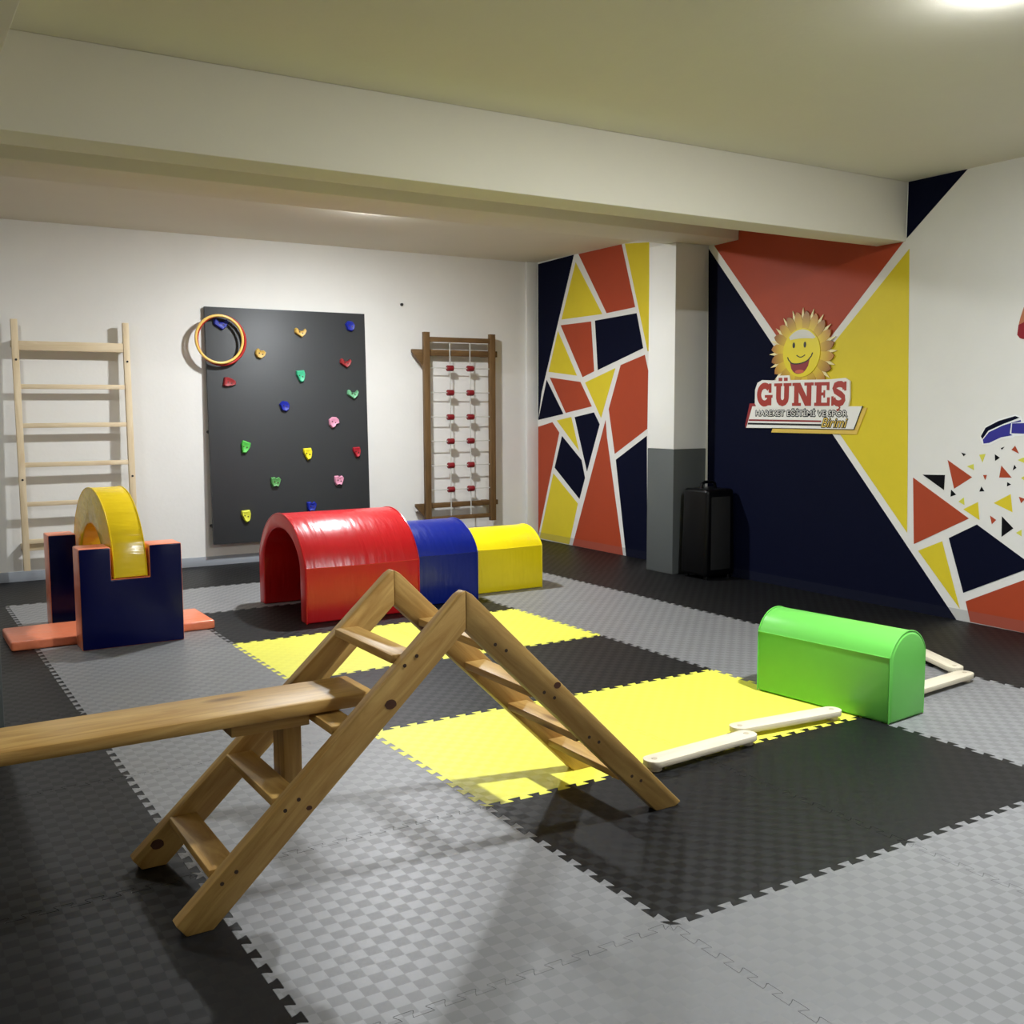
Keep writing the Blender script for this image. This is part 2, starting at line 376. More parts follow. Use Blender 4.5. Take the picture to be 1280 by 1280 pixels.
# ------------------------------------------------------------------ mural on the right wall
MURAL=[
('n', [(7.158, 2.893), (6.484, 2.909), (7.065, 1.564), (7.198, 1.275)]),
('y', [(6.453, 2.832), (6.011, 2.293), (6.7, 2.29)]),
('o', [(6.405, 2.906), (5.717, 2.909), (5.51, 2.317), (5.941, 2.296)]),
('y', [(5.67, 2.919), (5.317, 2.875), (5.299, 1.907), (5.324, 1.908)]),
('o', [(6.714, 2.234), (6.192, 2.235), (6.138, 1.753), (6.329, 1.7)]),
('n', [(6.127, 2.239), (5.487, 2.261), (5.388, 1.939), (6.077, 1.763)]),
('y', [(6.763, 2.179), (6.427, 1.718), (6.935, 1.771)]),
('o', [(5.719, 1.798), (5.364, 1.878), (5.314, 1.734), (5.319, 1.207), (5.801, 0.961), (5.9, 1.385)]),
('y', [(6.286, 1.647), (5.8, 1.772), (6.022, 1.301)]),
('o', [(6.912, 1.712), (6.367, 1.655), (6.174, 1.412), (6.621, 1.347)]),
('n', [(6.97, 1.688), (6.663, 1.336), (7.139, 1.271)]),
('o', [(7.203, 1.199), (6.863, 1.25), (6.737, 1.145), (7.169, 0.046), (7.207, 0.042)]),
('y', [(6.783, 1.269), (6.524, 1.306), (6.387, 0.969)]),
('n', [(6.464, 1.306), (6.139, 1.354), (6.044, 1.239), (6.25, 0.769)]),
('n', [(6.687, 1.111), (6.344, 0.879), (6.284, 0.703), (6.377, 0.486), (6.82, 0.78)]),
('y', [(6.845, 0.719), (6.405, 0.436), (6.556, 0.005), (7.107, 0.012)]),
('o', [(5.949, 1.28), (5.926, 1.115), (5.662, -0.003), (6.495, 0.002)]),
('n', [(5.324, 1.142), (5.783, 0.906), (5.614, -0.004), (5.301, -0.011)]),
('n', [(4.539, 2.718), (2.097, -0.009), (4.496, -0.018)]),
('o', [(4.474, 2.736), (2.61, 2.521), (3.479, 1.655)]),
('y', [(2.564, 2.465), (2.503, 0.541), (3.468, 1.6)]),
('n', [(2.588, 2.925), (2.147, 2.921), (2.588, 2.537)]),
('o', [(2.47, 0.922), (2.036, 0.68), (2.445, 0.467)]),
('k', [(2.396, 0.946), (2.225, 0.953), (2.228, 0.853)]),
('o', [(2.209, 1.053), (2.026, 0.949), (2.153, 0.866)]),
('y', [(2.409, 0.425), (2.227, 0.51), (2.076, 0.079)]),
('n', [(2.177, 0.537), (1.977, 0.646), (1.58, 0.424), (2.054, 0.188)]),
('o', [(2.035, 0.134), (1.412, 0.446), (1.388, -0.018), (1.996, 0.005)]),
('k', [(2.112, 1.106), (2.077, 1.097), (2.092, 1.082)]),
('k', [(1.873, 1.103), (1.839, 1.083), (1.869, 1.062)]),
('k', [(1.739, 1.043), (1.725, 1.024), (1.749, 1.007)]),
('k', [(1.781, 0.932), (1.755, 0.919), (1.782, 0.905)]),
('k', [(1.957, 0.893), (1.935, 0.865), (1.969, 0.86)]),
('k', [(2.175, 0.859), (2.136, 0.829), (2.177, 0.812)]),
('k', [(1.807, 0.715), (1.727, 0.646), (1.803, 0.584)]),
('k', [(1.834, 1.144), (1.811, 1.152), (1.828, 1.133)]),
('l', [(1.982, 1.096), (1.938, 1.103), (1.957, 1.047)]),
('l', [(2.066, 1.018), (2.019, 1.035), (2.015, 0.996)]),
('l', [(2.116, 0.784), (2.079, 0.814), (2.072, 0.765)]),
('l', [(1.708, 0.62), (1.672, 0.643), (1.67, 0.601)]),
('l', [(1.718, 1.073), (1.67, 1.096), (1.665, 1.054)]),
('l', [(1.69, 0.963), (1.665, 0.98), (1.661, 0.945)]),
('y', [(1.867, 0.794), (1.755, 0.859), (1.737, 0.746)]),
('y', [(2.079, 0.737), (1.977, 0.792), (1.961, 0.677)]),
('o', [(1.948, 0.968), (1.922, 0.969), (1.933, 0.938)]),
('o', [(1.826, 1.034), (1.753, 0.962), (1.837, 0.958)]),
('o', [(1.888, 0.712), (1.845, 0.688), (1.873, 0.658)]),
('o', [(1.699, 0.846), (1.658, 0.835), (1.683, 0.808)]),
('o', [(1.74, 1.161), (1.712, 1.113), (1.763, 1.135)]),
('w', [(1.982, 1.21), (1.949, 1.276), (1.857, 1.325), (1.748, 1.354), (1.709, 1.343), (1.699, 1.312), (1.656, 1.31), (1.652, 1.229), (1.741, 1.22), (1.759, 1.207), (1.832, 1.202), (1.905, 1.164), (1.963, 1.161)]),
('b', [(1.959, 1.193), (1.919, 1.242), (1.827, 1.285), (1.71, 1.321), (1.707, 1.31), (1.772, 1.3), (1.778, 1.236), (1.759, 1.226), (1.837, 1.211), (1.915, 1.174), (1.953, 1.169)]),
('n', [(1.975, 1.215), (1.944, 1.27), (1.856, 1.314), (1.747, 1.345), (1.718, 1.335), (1.827, 1.294), (1.924, 1.251), (1.964, 1.197)]),
('b', [(1.765, 1.299), (1.655, 1.304), (1.652, 1.237), (1.767, 1.238)]),
('r', [(1.759, 1.843), (1.753, 1.903), (1.712, 1.919), (1.689, 1.812), (1.723, 1.815), (1.741, 1.822)]),
('s', [(1.753, 1.904), (1.744, 1.945), (1.724, 2.009), (1.705, 2.015), (1.7, 1.915), (1.72, 1.916)]),
]

for k, (c, pts) in enumerate(MURAL):
    pts = [(y, max(.0, min(z, ZC-.001))) for y, z in pts]
    if k == 19:   # the tall orange wedge runs on up between the two beams
        v = pts[2]
        pts = [pts[0], (4.19, 2.744), (4.189, 2.905), (2.842, 2.905), (2.842, 2.515), pts[1], v]
    pts = [(min(y, 7.13), z) for y, z in pts]
    d = .0015 + .0006*(k % 3) + (.0016 if c in 'bnk' and k > 45 else 0)
    prism('painted_shape', pts, 'X', XR-d, XR+.002, P[c], wr, fr=Matrix(), smooth=False)

# ------------------------------------------------------------------ lamps
def dome_lamp(loc, k, label, r=.09, h=.013):
    t = thing('ceiling_lamp', loc, label, 'lamp')
    bm = bmesh.new(); x, y, z = loc; n = 24
    add_tube(bm, (x, y, z), (x, y, z-.012), r+.012, 32)
    finish('mounting_ring', bm, LAMPB, t, None, .003)
    bm = bmesh.new(); rings = []
    for a in (0, 25, 50, 72):
        rings.append([bm.verts.new((x+r*math.cos(R_(a))*math.cos(2*math.pi*i/n), y+r*math.cos(R_(a))*math.sin(2*math.pi*i/n), z-.012-h*math.sin(R_(a)))) for i in range(n)])
    tip = bm.verts.new((x, y, z-.012-h))
    for p, q in zip(rings, rings[1:]):
        for i in range(n): bm.faces.new((p[i], p[(i+1) % n], q[(i+1) % n], q[i]))
    for i in range(n): bm.faces.new((rings[-1][i], rings[-1][(i+1) % n], tip))
    bm.faces.new(rings[0][::-1])
    finish('diffuser', bm, lampmat(k), t, None)
for loc, k, lab in LAMPS:
    dome_lamp(loc, k, lab)

# ------------------------------------------------------------------ wooden climbing triangle
tri = thing('climbing_triangle', (-.28, .9, 0), 'honey pine climbing triangle of two ladder frames, standing on the grey mats', 'climbing frame')
APX, APZ = -.275, .858
def leg(side, y0, y1, dx=0):
    L_ = [(-1.142, 0), (-1.07, 0), (APX, .738), (APX, APZ), (APX-.022, APZ-.012), (-1.17, .037)]
    if side > 0: L_ = [(.485, 0), (.572, 0), (.596, .012), (APX+.022, APZ-.012), (APX, APZ), (APX, .738)]
    pts = [(x+dx, z) for x, z in L_]
    d = Vector((.897, 0, .821)) if side < 0 else Vector((-.849, 0, .834))
    fr = frame((pts[0][0], y0, 0), d, (0, 1, 0))
    return prism('side_rail', pts, 'Y', y0, y1, PINE, tri, fr, .004, 2)
rails = []
for dx, y0, y1 in ((0, .64, .685), (-.01, 1.125, 1.17)):
    rails.append(leg(-1, y0, y1, dx)); rails.append(leg(1, y0, y1, dx))
dl = Vector((.897, 0, .821)).normalized(); dr = Vector((-.849, 0, .834)).normalized()
nl = Vector((-dl.z, 0, dl.x)); nr = Vector((dr.z, 0, -dr.x))
TREADS = ((-1.066, .15), (-.883, .317), (-.70, .494), (-.507, .68)), ((.35, .15), (.168, .32), (-.012, .50), (-.195, .68))
for side in TREADS:
    for x, z in side:
        board('rung', (x+.0425, .685, z-.013), (x+.0425, 1.125, z-.013), .085, .026, PINE, tri, (1, 0, 0), .003)
def screw(p, d, parent):
    p, d = Vector(p), Vector(d)
    tube('screw_hole', p, p+d*.0012, .006, SCREW, parent, 8)
SCREW = plain('dark_screw_hole', srgb(60, 38, 20), .6)
for k, side in enumerate(TREADS):
    for n, (x, z) in enumerate(side):
        if (k, n) == (0, 2): continue
        for s in (-1, 1): screw((x+.0425+.02*s, .6400, z-.013+(.012*s if k == 0 else -.012*s)), (0, -1, 0), rails[k])

KNOT = plain('dark_wood_knot', srgb(82, 44, 20), .5, .3, 60)
def knot(x, y, z, r, parent):
    bm = bmesh.new(); n = 14
    a = [(x+r*1.25*math.cos(2*math.pi*i/n)*(1+.08*math.sin(3*i)), y+.001, z+r*math.sin(2*math.pi*i/n)) for i in range(n)]
    add_poly_prism(bm, a, [(p[0], y-.0006, p[2]) for p in a])
    finish('knot', bm, KNOT, parent, frame((x, y, z)), 0)
knot(-.532, .64, .545, .015, rails[0]); knot(.062, .64, .515, .011, rails[1]); knot(-1.105, 1.125, .072, .016, rails[2]); knot(-.79, .64, .285, .007, rails[0])
# plank hooked on the triangle
pk = thing('balance_plank', (-1.3, .92, 0), 'long honey pine plank hooked over a rung of the climbing triangle', 'plank')
board('plank_board', (-2.35, .915, .52), (-.50, .925, .52), .235, .042, PINE, pk, (0, 1, 0), .011)
board('cleat', (-.95, .93, .481), (-.712, .93, .481), .2, .034, PINE, pk, (0, 1, 0), .003)
board('hook_post', (-.752, .92, .465), (-.752, .92, .25), .10, .06, PINE, pk, (0, 1, 0), .008)
board('leg', (-2.25, .83, 0), (-2.25, .83, .499), .07, .045, PINE, pk, (1, 0, 0))
board('leg', (-2.25, 1.0, 0), (-2.25, 1.0, .499), .07, .045, PINE, pk, (1, 0, 0))

# ------------------------------------------------------------------ soft tunnel of three arches
def tunnel(name, x0, x1, y0, y1, zs, zt, th, mat, label):
    c, h = (y0+y1)/2, (y1-y0)/2
    outer = [(y0, 0)]+segment(c, h, zs, zt)+[(y1, 0)]
    inner = [(y0+th, 0)]+[(y, z) for y, z in arc(c, zs*.9, -(h-th), zt-th-zs*.9, 0, 180, 24)]+[(y1-th, 0)]
    t = thing(name, ((x0+x1)/2, c, 0), label, 'foam tunnel', 'soft tunnel arches')
    prism('arch_body', outer+inner[::-1], 'X', x0, x1, mat, t, None, .014, 3, True, 50, 16)
    for xx in (x0+.006, x1-.006):
        polytube('seam_piping', [(xx, y, z) for y, z in outer], .005, mat, t, 6)
    polytube('seam_piping', [(x0+.01, y0-.001, zs), ((x0+x1)/2, y0-.001, zs-.004), (x1-.01, y0-.001, zs)], .004, mat, t, 6)
    return t
tunnel('foam_tunnel_arch', .572, 1.405, 4.295, 5.225, .365, .69, .1, V_RED, 'large glossy red foam arch with an open end, biggest of the tunnel set')
tunnel('foam_tunnel_arch', 1.41, 1.955, 4.435, 5.135, .36, .575, .09, V_BLUE, 'blue foam arch between the red and the yellow tunnel arches')
tunnel('foam_tunnel_arch', 1.96, 2.645, 4.625, 5.13, .335, .475, .08, V_YEL, 'small yellow foam arch at the far end of the tunnel')

# ------------------------------------------------------------------ foam U blocks, arch and mat
def ublock(name, x0, x1, y0, y1, h, nx0, nx1, nz, label):
    t = thing(name, ((x0+x1)/2, (y0+y1)/2, 0), label, 'foam block', 'notched foam blocks')
    pts = [(x0, 0), (x1, 0), (x1, h), (nx1, h), (nx1, nz), (nx0, nz), (nx0, h), (x0, h)]
    prism('block_body', pts, 'Y', y0+.002, y1-.002, V_ORANGE, t, None, .008, 3)
    e = .003
    fp = [(x0+e, e), (x1-e, e), (x1-e, h-e), (nx1+e, h-e), (nx1+e, nz-e), (nx0-e, nz-e), (nx0-e, h-e), (x0+e, h-e)]
    prism('face_panel', fp, 'Y', y0-.002, y0+.012, V_NAVY, t, None, .006)
    prism('face_panel', fp, 'Y', y1-.012, y1+.002, V_NAVY, t, None, .006)
    return t
ublock('notched_foam_block', -.80, -.213, 4.285, 4.49, .60, -.622, -.403, .408, 'navy and orange notched foam block in front of the orange mat')
ublock('notched_foam_block', -.85, -.263, 5.10, 5.305, .60, -.682, -.463, .408, 'navy and orange notched foam block standing behind the orange mat')
ar = thing('foam_arch', (-.52, 4.797, .41), 'yellow half ring foam arch set in the notches of two navy blocks', 'foam arch')
ro, ri, zc = .50, .275, .42
outer = [(4.797-ro, .412)]+arc(4.797, zc, -ro, ro, 0, 180, 32)+[(4.797+ro, .412)]
inner = [(4.797-ri, .412)]+arc(4.797, zc, -ri, ri, 0, 180, 32)+[(4.797+ri, .412)]
prism('ring_body', outer+inner[::-1], 'X', -.61, -.415, V_ARCH, ar, None, .012, 3, True, 50)
for xx in (-.606, -.419): polytube('seam_piping', [(xx, y, z) for y, z in outer], .0045, V_ARCH, ar, 6)
ar.rotation_euler.z = R_(3.5); ar.location.x -= .03
mt = thing('floor_mat', (-.56, 4.72, 0), 'thin orange vinyl mat lying between the two navy blocks', 'mat')
box('mat_body', (-1.155, 4.497, 0), (.035, 4.965, .058), V_ORANGE, mt, None, .014, 3)
polytube('seam_piping', [(-1.15, 4.502, .05), (.03, 4.502, .05), (.03, 4.96, .05), (-1.15, 4.96, .05)], .004, V_ORANGE, mt, 6, True)

# ------------------------------------------------------------------ green block
A = Vector((1.906, 1.58, 0)); B = Vector((1.986, .842, 0)); ex = (A-B).normalized(); ey = Vector((ex.y, -ex.x, 0))
gl, gw = (A-B).length, .285
gb = thing('foam_vault', tuple(B+ex*gl/2+ey*gw/2), 'bright green foam block with rounded top standing on the mats', 'foam block')
prof = [(0, 0), (0, .302)]+segment(gw/2, gw/2, .302, .407, 20)[1:]+[(gw, 0)]
fr = Matrix((ex, ey, Vector((0, 0, 1)))).transposed().to_4x4(); fr.translation = B
bm = bmesh.new(); add_poly_prism(bm, [(.0, p[0], p[1]) for p in prof], [(gl, p[0], p[1]) for p in prof]); bm.transform(fr)
finish('vault_body', bm, V_GREEN, gb, fr, .022, 4, True, 50, True, 16)
for s in (.008, gl-.008):
    polytube('seam_piping', [fr @ Vector((s, p[0]*.985+.002, p[1]*.99+.004)) for p in prof], .0035, V_GREEN, gb, 6)
polytube('seam_piping', [fr @ Vector((s, -.0005, .302)) for s in (.012, gl/2, gl-.012)], .003, V_GREEN, gb, 6)

# ------------------------------------------------------------------ balance path planks
def path_plank(p0, p1, label):
    p0, p1 = Vector((*p0, 0)), Vector((*p1, 0)); d = p1-p0; L = d.length; d.normalize(); n = Vector((-d.y, d.x, 0))
    t = thing('balance_path_plank', tuple((p0+p1)/2), label, 'balance plank', 'balance path planks')
    fr = Matrix((d, n, Vector((0, 0, 1)))).transposed().to_4x4(); fr.translation = p0
    w = .045
    pts = arc(L-w, 0, w, w, -90, 90, 10)+arc(w, 0, w, w, 90, 270, 10)
    bm = bmesh.new(); add_poly_prism(bm, [(x, y, .02) for x, y in pts], [(x, y, .046) for x, y in pts]); bm.transform(fr)
    finish('plank_body', bm, BIRCH, t, fr, .003, 2)
    for x in (w, L-w):
        bm = bmesh.new(); add_tube(bm, (x, 0, 0), (x, 0, .021), .03, 16); bm.transform(fr); finish('foot', bm, BIRCH, t, fr, .002)
        bm = bmesh.new(); add_tube(bm, (x, 0, .0455), (x, 0, .0472), .012, 12); bm.transform(fr); finish('joint_pin', bm, SCREW2, t, fr)
SCREW2 = plain('pale_pin', srgb(186, 172, 146), .5)
path_plank((.70, .965), (1.315, 1.005), 'white wooden path plank on the yellow mat, touching the black mat edge')
path_plank((1.28, 1.10), (1.89, 1.045), 'white wooden path plank on the yellow mat, ending at the green block')
path_plank((2.36, 1.07), (2.975, 1.13), 'white wooden path plank behind the green block, lying on the grey mat')
path_plank((2.99, 1.20), (3.22, 1.68), 'white wooden path plank turned off at an angle beside the dark mat')

# ------------------------------------------------------------------ climbing board on the back wall
cb = thing('climbing_board', (1.52, 7.1, .2), 'charcoal climbing board with coloured holds, leaning off the back wall', 'climbing wall')
def pface(z): return 7.128-(2.29-z)/(2.09)*.055       # y of the front face
X0, X1, Z0, Z1 = .764, 2.278, .2, 2.294
bm = bmesh.new(); T = .03
f0 = [(X0, pface(Z0), Z0), (X1, pface(Z0), Z0), (X1, pface(Z1), Z1), (X0, pface(Z1), Z1)]
add_poly_prism(bm, f0, [(x, y+T, z) for x, y, z in f0])
finish('board_sheet', bm, PANEL, cb, None, .002)
for x, z in ((.775, 1.2), (.775, .36), (2.2, 1.2), (2.2, .36), (1.5, .3), (.9, 2.2), (2.1, 2.2)):
    tube('standoff', (x, pface(z)+T-.001, z), (x, YB-.002, z), .016, METAL, cb, 10)
shapes = {
 'v': [(-.055, .035), (-.04, .045), (-.02, .018), (.02, .018), (.045, .04), (.06, .02), (.045, -.015), (.01, -.045), (-.03, -.02), (-.058, 0)],
 't': [(-.04, .05), (.035, .055), (.045, .02), (.04, -.02), (.03, -.05), (.0, -.06), (-.018, -.035), (-.03, -.005), (-.042, .015)],
 'h': [(-.045, .03), (-.02, .052), (.0, .03), (.03, .032), (.052, .015), (.04, -.02), (0, -.045), (-.035, -.03), (-.05, 0)],
 'k': [(-.045, .045), (-.01, .05), (.005, .035), (.03, .048), (.05, .025), (.04, -.01), (.025, -.045), (-.005, -.035), (-.03, -.045), (-.045, -.01)],
 'b': [(-.05, .02), (-.02, .05), (.025, .045), (.048, .015), (.04, -.03), (.01, -.05), (-.03, -.035)]}
HC = {'blue': srgb(22, 38, 150), 'tan': srgb(206, 168, 84), 'red': srgb(170, 34, 48), 'brick': srgb(150, 44, 48), 'teal': srgb(62, 178, 132), 'mint': srgb(112, 176, 132),
      'pink': srgb(222, 150, 176), 'green': srgb(84, 186, 76), 'yellow': srgb(236, 220, 40), 'moss': srgb(88, 150, 84), 'lime': srgb(220, 222, 70)}
HM = {k: plain('hold_'+k, v, .4, .06, bump=.25, bscale=120) for k, v in HC.items()}
def hold(x, z, kind, colr, rot=0, s=1.0):
    y = pface(z); a = R_(rot); pts = [((px*math.cos(a)-pz*math.sin(a))*s, (px*math.sin(a)+pz*math.cos(a))*s) for px, pz in shapes[kind]]
    bm = bmesh.new(); n = len(pts)
    lev = [(1, 0), (1.0, .018), (.82, .036)]
    rings = [[bm.verts.new((x+px*k, y+.001-d, z+pz*k)) for px, pz in pts] for k, d in lev]
    bm.faces.new(rings[0])
    for p, q in zip(rings, rings[1:]):
        for i in range(n): bm.faces.new((p[i], p[(i+1) % n], q[(i+1) % n], q[i]))
    mid = [bm.verts.new((x+px*.5, y-.026, z+pz*.5)) for px, pz in pts]
    for i in range(n): bm.faces.new((rings[-1][i], rings[-1][(i+1) % n], mid[(i+1) % n], mid[i]))
    bm.faces.new(mid[::-1])
    o = finish('climbing_hold', bm, HM[colr], cb, frame((x, y, z)), .003, 2)
    o['label'] = colr+' plastic climbing hold'
    for dx, dz in ((-.014, .006), (.016, -.004)):
        tube('bolt', (x+dx*s, y-.024, z+dz), (x+dx*s, y-.0295, z+dz), .006, SCREW, o, 8)
for h in [(.90, 2.144, 'v', 'blue', 0, 1.15), (1.631, 2.095, 'v', 'tan'), (2.122, 2.171, 'b', 'blue'), (1.247, 1.893, 'h', 'tan'), (2.067, 1.826, 'v', 'brick'),
          (.956, 1.633, 't', 'brick', 75), (1.617, 1.699, 't', 'teal'), (2.13, 1.534, 'v', 'mint'), (1.456, 1.423, 'b', 'blue'), (1.924, 1.274, 'h', 'pink', -120, 1.1),
          (1.072, 1.061, 't', 'green', -25), (1.66, .984, 't', 'yellow'), (2.15, .988, 't', 'red', 0, .9), (1.346, .733, 'k', 'moss'), (1.962, .723, 'k', 'pink'),
          (1.059, .44, 't', 'lime'), (1.683, .491, 'k', 'blue')]: hold(*h)
def hoop(name, c, r, mat, label, tilt):
    pts = [(c[0]+r*math.cos(a), c[1]-math.sin(a)*tilt, c[2]+r*math.sin(a)) for a in [2*math.pi*i/48 for i in range(48)]]
    o = polytube(name, pts, .012, mat, None, 10, True)
    return tag(o, label, 'hoop', 'plastic hoops')
hoop('plastic_hoop', (.862, 7.035, 2.008), .205, HOOP_Y, 'yellow plastic hoop hanging from the blue hold, in front of the red one', .0)
hoop('plastic_hoop', (.885, 7.062, 2.001), .212, HOOP_R, 'red plastic hoop hanging from the blue hold, behind the yellow one', .0)

# ------------------------------------------------------------------ pale wall bars
wl = thing('wall_bars', (-.34, 7.06, .1), 'pale beech ladder of wall bars fixed to the white back wall', 'wall bars')
yp = lambda z: YB-.10-(2.12-z)*.02
rl = []
for x in (-.761, .086):
    rl.append(board('upright', (x, yp(.105), .105), (x, yp(2.12), 2.12), .05, .04, PALE, wl, (1, 0, 0)))
for z, h in ((1.913, .075), (1.588, .038), (1.276, .038), (.96, .038), (.643, .036), (.34, .036)):
    board('rung', (-.736, yp(z), z), (.061, yp(z), z), h, .028, PALE, wl, (0, 0, 1))
for x in (-.761, .086):
    for z in (1.93, .29):
        board('wall_bracket', (x, yp(z)+.018, z), (x, YB, z), .055, .045, PALE, wl, (0, 0, 1))
    for z in (1.80, .842):
        tube('bolt', (x, yp(z)-.0185, z), (x, yp(z)-.024, z), .009, METAL, wl, 10)
board('bottom_rail', (-.736, yp(.29)+.03, .29), (.061, yp(.29)+.03, .29), .055, .03, PALE, wl, (0, 0, 1))

# ------------------------------------------------------------------ brown rope ladder frame
rf = thing('rope_ladder_frame', (3.27, 7.08, .24), 'brown wooden wall frame strung with white ropes and dark red blocks', 'rope ladder')
yr = YB-.12
for x, s in ((2.893, 0), (3.64, 1)):
    board('upright', (x, yr, .246+.02*(1-s)), (x, yr, 2.142), .063, .045, WALNUT, rf, (1, 0, 0))
for z, h in ((2.073, .047), (.302, .042)):
    board('crossbar', (2.925, yr, z), (3.608, yr, z), h, .03, WALNUT, rf, (0, 0, 1))
for z, h, x0 in ((1.945, .06, 2.756), (.43, .05, 2.776)):
    prism('wall_rail', [(x0, z+h/2), (x0, z+h/2-.03), (x0+.11, z-h/2-.1), (x0+.116, z-h/2), (3.72, z-h/2), (3.72, z+h/2)], 'Y', yr+.0225, yr+.06, WALNUT, rf, frame((x0, yr, z)), .003)
    for x in (2.95, 3.6):
        box('wall_spacer', (x-.03, yr+.06, z-h/2), (x+.03, YB, z+h/2), WALNUT, rf, frame((x, yr, z)), .002)
BX = (3.157, 3.386)
for x in BX: tube('rope', (x, yr, .323), (x, yr, 2.05), .0055, ROPE, rf, 6)
for k in range(6):
    z = 1.794-.2415*k
    tube('rope', (2.925, yr, z+.002), (3.608, yr, z), .005, ROPE, rf, 6)
    for x in BX:
        bm = bmesh.new(); add_tube(bm, (x-.034, yr, z), (x+.034, yr, z), .03, 8)
        finish('rope_block', bm, BEAD, rf, frame((x, yr, z)), .004)

# ------------------------------------------------------------------ black case beside the pillar
sp = thing('upright_case', (4.06, 4.30, 0), 'black upright plastic case with rounded corners, beside the grey pillar base', 'case')
bm = bmesh.new()
pts = [(3.905, 4.14), (4.235, 4.14), (4.235, 4.45), (3.905, 4.45)]
add_poly_prism(bm, [(x, y, .03) for x, y in pts], [(4.07+(x-4.07)*.9, 4.295+(y-4.295)*.95, .74) for x, y in pts])
finish('case_body', bm, BLACKP, sp, None, .03, 4)
bm = bmesh.new(); add_poly_prism(bm, [(3.96, 4.1405, .08), (4.18, 4.1405, .08), (4.175, 4.1468, .68), (3.965, 4.1468, .68)], [(3.96, 4.15, .08), (4.18, 4.15, .08), (4.175, 4.156, .68), (3.965, 4.156, .68)])
finish('grille', bm, GRILLE, sp, None, .003)
polytube('carry_handle', [(3.99, 4.3, .735), (4.0, 4.3, .775), (4.03, 4.3, .79), (4.11, 4.3, .79), (4.14, 4.3, .775), (4.15, 4.3, .735)], .014, BLACKP, sp, 8)
for x in (3.95, 4.19):
    for y in (4.18, 4.41): tube('foot', (x, y, 0), (x, y, .035), .02, BLACKP, sp, 12)

# ------------------------------------------------------------------ small nail in the back wall
nail = tube('wall_hook', (2.69, YB, 2.405), (2.69, YB-.02, 2.405), .014, METAL, None, 8)
tag(nail, 'small dark hook stub in the back wall above the rope frame', 'hook')

# ------------------------------------------------------------------ cut-out sign on the mural
S_WHITE = plain('sign_white', srgb(236, 234, 228), .4, .02)
S_RED = plain('sign_red', srgb(166, 52, 40), .4, .04)
S_DRED = plain('sign_dark_red', srgb(140, 34, 40), .4, .04)
S_BLK = plain('sign_black', srgb(16, 14, 16), .4, .02)
S_GOLD = plain('sign_gold', srgb(222, 188, 84), .4, .04)
S_YEL = plain('sign_face_yellow', srgb(232, 212, 34), .35, .06)
S_CREAM = plain('sign_cream', srgb(238, 224, 166), .4, .04)
S_GREY = plain('sign_cap', srgb(214, 212, 200), .4, .03)
S_TONG = plain('sign_tongue', srgb(206, 96, 66), .4, .04)
def raymat(name, c0, c1):
    m, nt, b = newmat(name); L = nt.links
    tc = nn(nt, 'ShaderNodeTexCoord'); ln = nn(nt, 'ShaderNodeVectorMath', operation='LENGTH'); L.new(tc.outputs['Object'], ln.inputs[0])
    mr = nn(nt, 'ShaderNodeMapRange'); mr.inputs['From Min'].default_value = .19; mr.inputs['From Max'].default_value = .31
    L.new(ln.outputs['Value'], mr.inputs['Value'])
    rp = nn(nt, 'ShaderNodeValToRGB'); e = rp.color_ramp.elements
    e[0].color = srgb(*c0); e[1].color = srgb(*c1)
    L.new(mr.outputs[0], rp.inputs[0]); L.new(rp.outputs[0], b.inputs['Base Color']); b.inputs['Roughness'].default_value = .4
    return m
S_RAY = raymat('sign_ray_gold', (224, 194, 44), (176, 112, 46)); S_RAY2 = raymat('sign_ray_bronze', (206, 168, 40), (140, 84, 40))
SY, SZ = 3.480, 1.812
sg = thing('wall_sign', (XR, 3.48, 1.2), 'cut-out sign with a smiling sun above a white banner, fixed on the mural', 'sign')
def lay(name, pts, d0, d1, mat, parent=sg, fr=None, bevel=0):
    return prism(name, pts, 'X', XR-d1, XR-d0, mat, parent, fr, bevel, 1, False)
def multi(name, polys, d0, d1, mat, parent, step=.00012):
    bm = bmesh.new()
    for i, pts in enumerate(polys):
        e = d1+i*step
        add_poly_prism(bm, [(XR-d0, y, z) for y, z in pts], [(XR-e, y, z) for y, z in pts])
    return finish(name, bm, mat, parent, None, 0, 1, False)
def stroke(pts, w):
    l, r = [], []
    for i, p in enumerate(pts):
        a = Vector(pts[max(i-1, 0)]); b = Vector(pts[min(i+1, len(pts)-1)]); d = (b-a).normalized(); n = Vector((-d.y, d.x))*w/2
        l.append(tuple(Vector(p)+n)); r.append(tuple(Vector(p)-n))
    return l+r[::-1]
# sun
def pol(r, a): return (SY-r*math.cos(R_(a)), SZ+r*math.sin(R_(a)))
NR = 20
star = []
for i in range(NR):
    a = 90+i*360/NR
    star += [pol(.335, a), pol(.235, a+5), pol(.235, a+13)]
sfr = Matrix.Translation((XR, SY, SZ))
lay('sun_spikes', star, .006, .014, S_CREAM, sg, sfr)
for i in range(NR):
    a = 90+9+i*360/NR
    pet = [pol(.17, a-9), pol(.23, a-9.5), pol(.27, a-7), pol(.298, a-2.5), pol(.312, a+2.5), pol(.292, a+5.5), pol(.26, a+8.5), pol(.22, a+9.5), pol(.17, a+9)]
    lay('sun_ray', pet, .008, (.0165+.001*(i % 2)), S_RAY2 if i % 2 else S_RAY, sg, sfr)
face = lay('sun_face', [pol(.183, a) for a in range(0, 360, 6)], .012, .022, S_YEL)
cap = [pol(.172, a) for a in range(38, 143, 7)]+[(SY+.14-.028*i, SZ+.095+.012*math.sin(math.pi*i/10)) for i in range(1, 10)]
lay('forehead_cap', cap, .02, .0228, S_GREY, face)
